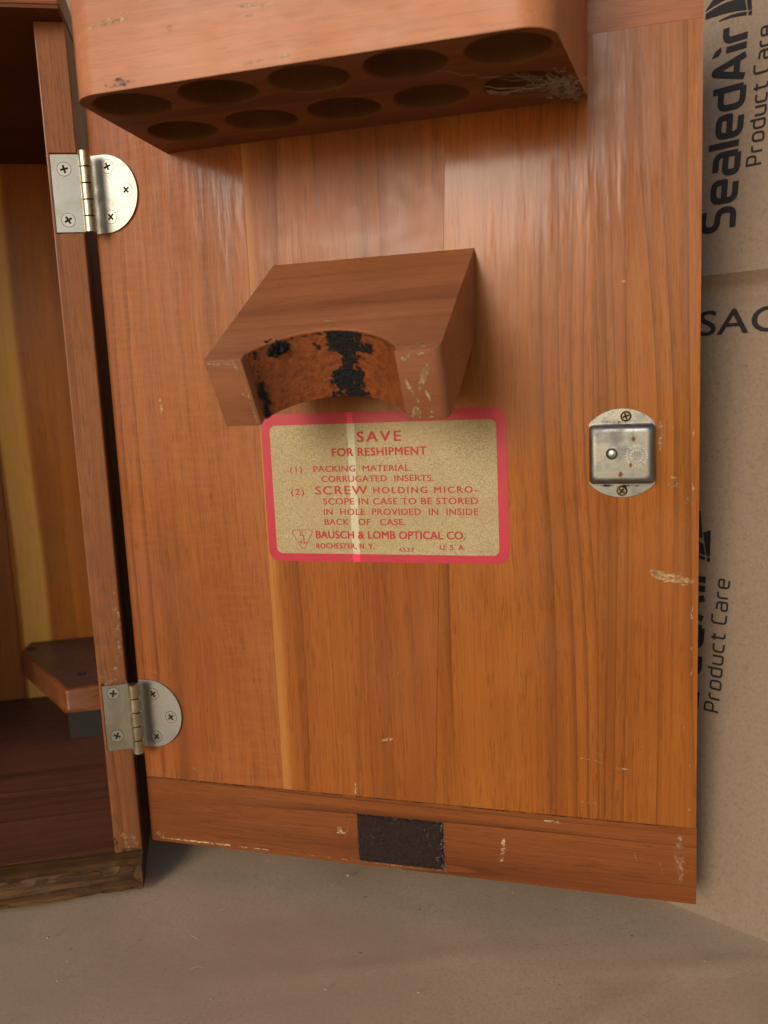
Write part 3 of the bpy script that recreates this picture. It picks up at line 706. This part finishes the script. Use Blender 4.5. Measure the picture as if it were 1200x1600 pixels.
# --- paper label
lab = bmesh.new(); plate(lab, rrect(.0692, .1484, .1706, .2095, .0045), [], 0, .00012, fr_door)
label = obj('paper_label', lab, M['red'], case, DL); label['label'] = 'buff paper label with red border and red printing'
lay = lambda h: (lambda a, b, _h: (a, -h, b))
bm = bmesh.new(); plate(bm, rrect(.0729, .1517, .1667, .2050, .0025), [], .00012, .00018, fr_door); obj('panel', bm, M['paper'], label, ID)
def quadstrip(pts, h, mat, name):
    bm = bmesh.new(); bm.faces.new([bm.verts.new(fr_door(a, b, h)) for a, b in pts]); return obj(name, bm, mat, label, ID)
def ragged(x0t, x1t, x0b, x1b, z1, z0, n=26):
    L_ = [(x0t+(x0b-x0t)*i/n+rnd.uniform(-.00018, .00018), z1+(z0-z1)*i/n) for i in range(n+1)]
    R_ = [(x1t+(x1b-x1t)*i/n+rnd.uniform(-.00018, .00018), z1+(z0-z1)*i/n) for i in range(n+1)]
    return L_+R_[::-1]
quadstrip(ragged(.1066, .1096, .1064, .1095, .2050, .1517), .00022, M['strip'], 'pale_strip')
quadstrip(ragged(.1066, .1092, .1066, .1092, .2095, .2050, 5), .00017, M['redpink'], 'pale_strip'); quadstrip(ragged(.1064, .1095, .1064, .1095, .1517, .1484, 5), .00017, M['redpink'], 'pale_strip')
LINES = [('SAVE', 110.5, 129.0, 197.5, 4.2, .055, 1.30), ('FOR RESHIPMENT', 99.6, 139.1, 191.9, 3.3, .060, 1.08),
  ('(1)', 81.0, 86.3, 185.6, 2.4, .025, 1.3), ('PACKING  MATERIAL', 91.3, 131.8, 185.7, 2.45, .035, 1.06), ('CORRUGATED  INSERTS.', 94.5, 141.5, 181.5, 2.5, .035, 1.06),
  ('(2)', 80.8, 86.5, 176.3, 2.4, .025, 1.3), ('SCREW', 91.5, 114.0, 176.4, 3.4, .035, 1.15), ('HOLDING MICRO-', 116.4, 158.9, 176.7, 2.55, .045, 1.30),
  ('SCOPE IN CASE TO BE STORED', 94.7, 158.9, 172.2, 2.6, .035, 1.08), ('IN  HOLE  PROVIDED  IN  INSIDE', 94.7, 158.9, 167.9, 2.6, .035, 1.08), ('BACK   OF   CASE.', 94.8, 129.2, 163.8, 2.5, .035, 1.08),
  ('BAUSCH & LOMB OPTICAL CO.', 90.6, 153.5, 158.1, 3.2, .055, 1.04), ('ROCHESTER, N. Y.', 90.6, 115.8, 153.9, 2.2, .055, 1.08), ('4537', 125.9, 132.4, 152.9, 1.7, .045, 1.2), ('U. S. A.', 143.0, 153.3, 153.8, 2.15, .055, 1.1)]
for body, x0, x1, y, h, bold, spc in LINES:
    fit_text('lettering', body, x0*mm, x1*mm, y*mm, h*mm, lay(.00026), M['ink'], label, ID, bold=bold, space=spc)
bm = bmesh.new()
tri = [(80.2, 160.5), (81.0, 161.6), (88.5, 161.6), (89.2, 160.5), (85.4, 153.9), (84.0, 153.9)]
ribbon(bm, [Vector((a*mm, b*mm)) for a, b in tri+tri[:1]], .00024, fr_door, .00026)
emb = obj('emblem', bm, M['ink'], label, ID)
for ch, x0, x1, y, h in (('B', 83.6, 85.0, 159.0, 2.1), ('L', 85.0, 86.9, 155.9, 3.6), ('&', 83.2, 84.6, 156.0, 1.2)):
    fit_text('lettering', ch, x0*mm, x1*mm, y*mm, h*mm, lay(.00026), M['ink'], label, ID)

# --- felt pad on the bottom rail
bm = bmesh.new(); nx, nz = 74, 42
fv = [[None]*(nx+1) for _ in range(nz+1)]
for j in range(nz+1):
    for i in range(nx+1):
        u = .1022+.0376*i/nx; z = .0160+.0213*j/nz+.00012*0
        e = min(i, nx-i, j, nz-j); k = .0016*min(1, .25+e*.5)+.00045*noise.noise(Vector((u*900, z*900, 1)))+.0002*rnd.random()
        if e == 0: u += rnd.uniform(-.0003, .0003); z += rnd.uniform(-.0003, .0003); k = .0001
        fv[j][i] = bm.verts.new((u, -k, z))
for j in range(nz):
    for i in range(nx): bm.faces.new((fv[j][i], fv[j][i+1], fv[j+1][i+1], fv[j+1][i]))
pad = obj('felt_pad', bm, M['felt'], case, DL, smooth=50); pad['label'] = 'dark brown felt pad on the bottom rail'
def fibres(n, region, L0, L1, r, curl, h0=.0014):
    bm = bmesh.new()
    for _ in range(n):
        u, z = region(); a = rnd.uniform(0, 6.283); ln = rnd.uniform(L0, L1); p = Vector((u, -h0, z)); pts = [p.copy()]; c_ = rnd.uniform(-curl, curl)
        up = rnd.uniform(.1, .5)
        for s_ in range(4):
            a += c_; p = p+Vector((math.cos(a), -up+s_*.3, math.sin(a)))*ln/4; p.y = min(p.y, -.0002); pts.append(p.copy())
        tube(bm, pts, r, 3, False)
    return bm
o = obj('fibre_nap', fibres(1500, lambda: (rnd.uniform(.1022, .1398), rnd.uniform(.0160, .0373)), .0006, .0022, .00005, .9), M['fibre'], pad, ID); o['kind'] = 'stuff'
o = obj('lint', fibres(60, lambda: (rnd.choice((rnd.uniform(.1022, .1398), .1392+rnd.gauss(0, .0006))), rnd.uniform(.0155, .0373)), .001, .004, .00005, .8), M['lint'], pad, ID); o['kind'] = 'stuff'

# --- wear: scuffs and scratches with their own shapes
def wear(name, pts, wd, mat, fr, h, parent, ml, taper=True):
    P_ = [Vector(p) for p in pts]
    # resample
    dense = []
    for a, b in zip(P_, P_[1:]):
        n_ = max(2, int((b-a).length/max(wd*.25, .0004)))
        dense += [a.lerp(b, k/n_) for k in range(n_)]
    dense.append(P_[-1]); bm = bmesh.new(); L_, R_ = [], []
    for i, p in enumerate(dense):
        d = (dense[min(i+1, len(dense)-1)]-dense[max(i-1, 0)]).normalized(); n_ = Vector((-d.y, d.x)); t = i/(len(dense)-1)
        w0 = wd*.5*(min(1, .3+3*t, .3+3*(1-t)) if taper else 1)
        L_.append(bm.verts.new(fr(*(p+n_*w0*rnd.uniform(.55, 1.25)), h))); R_.append(bm.verts.new(fr(*(p-n_*w0*rnd.uniform(.55, 1.25)), h)))
    for i in range(len(dense)-1): bm.faces.new((L_[i], L_[i+1], R_[i+1], R_[i]))
    return obj(name, bm, mat, parent, ml)
DOORW = [([(223.0, 146.5), (228.5, 144.9), (233.0, 143.8), (238.2, 142.5)], 5.0), ([(229.3, 179.2), (233.3, 179.2)], 2.5), ([(230.2, 181.8), (232.2, 181.8)], 1.0), ([(226.3, 203.6), (226.8, 198.4), (226.4, 191.7)], 1.5), ([(230.1, 200.2), (232.7, 200.1)], 1.25), ([(234.9, 174.5), (236.7, 173.0), (237.6, 170.2)], 3.0), ([(214.8, 171.0), (216.4, 168.3), (216.6, 164.9)], 0.4), ([(114.7, 71.6), (119.8, 72.9)], 1.3), ([(102.0, 51.8), (102.0, 46.6)], 0.9), ([(101.7, 46.5), (98.4, 32.9), (96.2, 25.8)], 0.34), ([(91.9, 27.8), (94.3, 28.9), (96.6, 27.1)], 2.8), ([(165.4, 34.5), (165.0, 27.3), (163.7, 20.6)], 1.8), ([(181.9, 42.7), (189.1, 42.1)], 1.25), ([(193.9, 68.4), (196.2, 70.7), (202.4, 70.2), (207.2, 68.5)], 0.36), ([(199.9, 72.6), (202.4, 73.4), (207.7, 71.7)], 0.36), ([(209.6, 67.6), (215.4, 67.6)], 0.75), ([(218.1, 79.4), (220.2, 77.4), (219.3, 76.3)], 0.55), ([(196.0, 52.4), (202.2, 52.2), (203.9, 50.4)], 0.36), ([(234.0, 42.1), (233.6, 32.7), (234.6, 22.0)], 3.5), ([(23.4, 218.2), (23.8, 213.3), (23.3, 210.6)], 1.5), ([(213.3, 253.0), (214.7, 252.5)], 1.0), ([(235.1, 92.9), (235.4, 84.0)], 0.34), ([(216.3, 34.7), (218.0, 29.5)], 0.3), ([(219.9, 37.0), (221.6, 32.6)], 0.3), ([(226.4, 30.5), (228.9, 22.6)], 0.3), ([(2.4, 15.3), (20.8, 15.5), (59.2, 15.5)], 0.9), ([(68.5, 15.3), (101.5, 15.3), (141.3, 15.3)], 0.7), ([(2.4, 17.6), (8.3, 16.9)], 3.0), ([(23.9, 51.4), (36.6, 48.9)], 2.0), ([(122.9, 104.9), (123.5, 99.4)], 0.34)]
for pts, wd in DOORW:
    p_ = [(a*mm, b*mm) for a, b in pts]
    thin = wd < .6
    nm = 'scratch' if thin else 'scuff'
    wear(nm, p_, wd*mm, M['scratch'] if thin else (M['scuff2'] if wd in (1.8, 2.8, 1.25, 1.3, .9) else (M['wornpale'] if wd in (3.5, 3.0, 2.0) or pts[0][1] < 20 else M['scuff'])), fr_door, .00006, door, ID)
for k in range(16):     # hairline scratches and flecks over the whole panel
    u, z = rnd.uniform(.004, .235), rnd.uniform(.018, .30); a = rnd.gauss(1.35, .5); ln = rnd.uniform(.0006, .004)
    wear('scratch', [(u, z), (u+math.cos(a)*ln, z+math.sin(a)*ln)], rnd.uniform(.00012, .00028), M['scratch'], fr_door, .00005, door, ID)
for k in range(9):     # chips along the right edge and the seam of the bottom rail
    z = rnd.uniform(.016, .20); wear('scuff', [(.2372+rnd.uniform(0, .001), z), (.2374+rnd.uniform(0, .001), z+rnd.uniform(.001, .004))], rnd.uniform(.0003, .0008), M['scuff'], fr_door, .00005, door, ID)
lay2 = lambda a, b, h: (a, -h, b)
TOPW = [([(52.7, 335.5), (59.1, 336.8), (68.3, 337.7)], 1.8), ([(56.7, 335.7), (67.1, 336.6)], 0.8), ([(103.2, 334.5), (108.0, 333.8), (117.2, 333.2)], 0.8), ([(106.3, 331.2), (109.2, 331.1)], 0.8), ([(104.7, 318.0), (108.9, 318.2), (112.4, 318.6)], 1.0), ([(115.1, 318.4), (120.2, 318.4)], 0.8)]
for pts, wd in TOPW: wear('scuff', [(a*mm, b*mm) for a, b in pts], wd*mm, M['scuff2'], fr_door, L+.00005, eb, ID)
bm = bmesh.new(); ribbon(bm, [Vector(p) for p in circ(.0811, .3316, .0007, 14)]+[Vector(circ(.0811, .3316, .0007, 14)[0])], .0003, fr_door, L+.00005); obj('scratch', bm, M['scratch'], eb, ID)
wear('smudge', [(.0568, .3183), (.0617, .3183), (.0674, .3182)], .0026, M['stain'], fr_door, L+.00005, eb, ID)
fr_end = lambda a, b, h: mid_pt(a, ML+h, b)
PRW = [([(156.0, 4.2), (154.0, 9.5), (151.6, 14.4)], 2.2), ([(147.6, 10.0), (148.8, 14.7), (150.8, 19.1)], 1.36), ([(153.3, 13.6), (154.9, 19.2)], 0.85), ([(147.6, 24.9), (149.6, 21.4), (150.4, 25.2)], 1.9), ([(153.3, 25.0), (155.9, 25.0)], 0.78), ([(147.2, 1.9), (148.8, 3.4), (150.9, 1.3), (155.5, 1.3)], 1.6), ([(154.5, 22.1), (154.7, 23.5)], 0.97),
       ([(80.2, 1.2), (85.2, 1.5), (91.6, 1.1)], 1.4), ([(90.1, 1.8), (91.3, 5.5)], 1.8), ([(91.7, 9.8), (91.9, 17.6), (92.0, 25.2)], 0.61), ([(89.6, 13.0), (91.2, 14.5)], 0.52)]
for pts, wd in PRW: wear('chipped_patch', [(a*mm, b*mm) for a, b in pts], wd*mm, M['chip'], fr_end, .00006, nbk, ID)
fr_mt = lambda a, b, h: mid_pt(a, b, -h)
for pts, wd in (([(113.4, 51.6), (119.6, 52.1)], .6), ([(117.6, 55.6), (122.6, 55.8)], .5), ([(148, 74.2), (156, 73.6)], 1.3), ([(152, 71.5), (156, 71.0)], .6)):
    wear('scuff', [(a*mm, b*mm) for a, b in pts], wd*mm, M['chip'], fr_mt, .00006, nbk, ID)
fr_flr = lambda a, b, h: (a, b, ZB+h)
for k in range(12):
    x_, y_ = rnd.uniform(-.09, -.014), rnd.uniform(.006, .12); a = rnd.uniform(0, 6.28); ln = rnd.uniform(.001, .007)
    wear('scratch', [(x_, y_), (x_+math.cos(a)*ln, y_+math.sin(a)*ln)], .0003, M['scratch'], fr_flr, .00006, fp, ID)
fr_jamb = lambda a, b, h: (-a, -h, b)
wear('scuff', [(.0112, .0985), (.0012, .0985)], .009, M['wornpale'], fr_jamb, .00005, sp, ID)
wear('scuff', [(.0020, .135), (.0015, .115), (.0022, .10)], .0025, M['wornpale'], fr_jamb, .00005, sp, ID)
wear('scuff', [(.0105, .0175), (.0012, .0175)], .009, M['wornpale'], fr_jamb, .00005, sp, ID)
wear('scratch', [(.0002+.0004, .3405), (.0075, .3402)], .00025, M['scratch'], fr_jamb, .00005, sp, ID)

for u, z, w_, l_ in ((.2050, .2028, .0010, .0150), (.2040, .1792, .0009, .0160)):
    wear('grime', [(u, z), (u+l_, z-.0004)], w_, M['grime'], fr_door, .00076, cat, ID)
for a, b, w_ in (((.004, .0452), (.066, .0452), .0006), ((.070, .0452), (.135, .0452), .0005), ((.140, .0452), (.236, .0452), .0005)):
    wear('grime', [a, b], w_, M['grime'], fr_door, .00004, door, ID)
wear('grime', [(.0118, .0200), (.0100, .0135), (.0010, .0128)], .0022, M['grime'], fr_jamb, .00005, sp, ID)

# ------------------------------------------------------------------ cobweb in the last hole
DW = DOOR.copy()
web = bmesh.new()
def strand(p0, p1, n, j, r):
    p0, p1 = Vector(p0), Vector(p1); pts = []
    for i in range(n+1):
        t = i/n; q = p0.lerp(p1, t)+Vector((rnd.gauss(0, j), rnd.gauss(0, j), rnd.gauss(0, j)*.5-.0008*math.sin(math.pi*t))); pts.append(q)
    tube(web, pts, r, 3, False)
c0 = Vector((.1830, -.0245, .3160))
for k in range(20):
    a = rnd.uniform(-.4, 1.8); p = c0+Vector((math.cos(a)*.0127, math.sin(a)*-.0127, -.0003)); q = c0+Vector((rnd.uniform(.004, .017), rnd.uniform(-.008, .010), -.0006-rnd.random()*.0015))
    strand(p, q, 6, .0008, rnd.uniform(.00004, .00009))
for k in range(80):
    p = c0+Vector((.0125+rnd.gauss(0, .0025), rnd.gauss(.004, .006), -.0006)); q = p+Vector((rnd.gauss(0, .003), rnd.gauss(0, .003), rnd.gauss(-.001, .001)))
    strand(p, q, 7, .0007, rnd.uniform(.00004, .00009))
for k in range(6): strand(c0+Vector((-.0125, rnd.uniform(-.004, .004), 0)), c0+Vector((rnd.uniform(.002, .014), rnd.uniform(-.004, .006), -.001)), 9, .0006, .0001)
strand(c0+Vector((.006, -.008, -.0005)), (.160, -.050, .3157), 10, .0005, .00009); strand(c0+Vector((.008, -.006, -.0005)), (.172, -.040, .3157), 10, .0005, .00007)
for k in range(30):
    c = c0+Vector((.011+rnd.gauss(0, .003), rnd.gauss(.003, .005), -.0008)); bmesh.ops.create_icosphere(web, subdivisions=1, radius=rnd.uniform(.00015, .0004), matrix=Matrix.Translation(c))
cw = obj('cobweb', web, M['dust'], None, DW); cw.matrix_world = DW
tag(cw, 'dusty torn cobweb hanging at the rightmost hole of the eyepiece block', 'cobweb')

# ------------------------------------------------------------------ crumbs and lint on the paper
bm = bmesh.new()
for k in range(70):
    x_, y_ = rnd.uniform(-.20, .26), rnd.uniform(.16, .40); r = rnd.choice((.00025, .0003, .0004, .0006))
    bmesh.ops.create_icosphere(bm, subdivisions=1, radius=r*rnd.uniform(.7, 1.2), matrix=Matrix.Translation((x_, y_, r*.3)) @ Matrix.Diagonal((rnd.uniform(.7, 1.8), rnd.uniform(.7, 1.4), .6, 1)))
for k in range(14):
    p = Vector((rnd.uniform(-.14, .2), rnd.uniform(.2, .36), .0004)); a = rnd.uniform(0, 6.28); pts = [p.copy()]
    for j in range(5): a += rnd.uniform(-.6, .6); p = p+Vector((math.cos(a), math.sin(a), 0))*.0016; p.z = .0004+rnd.random()*.0006; pts.append(p.copy())
    tube(bm, pts, .00007, 3, False)
cr_ = obj('crumbs', bm, M['dust']); tag(cr_, 'tiny crumbs and lint scattered on the kraft paper', 'crumbs', kind='stuff')
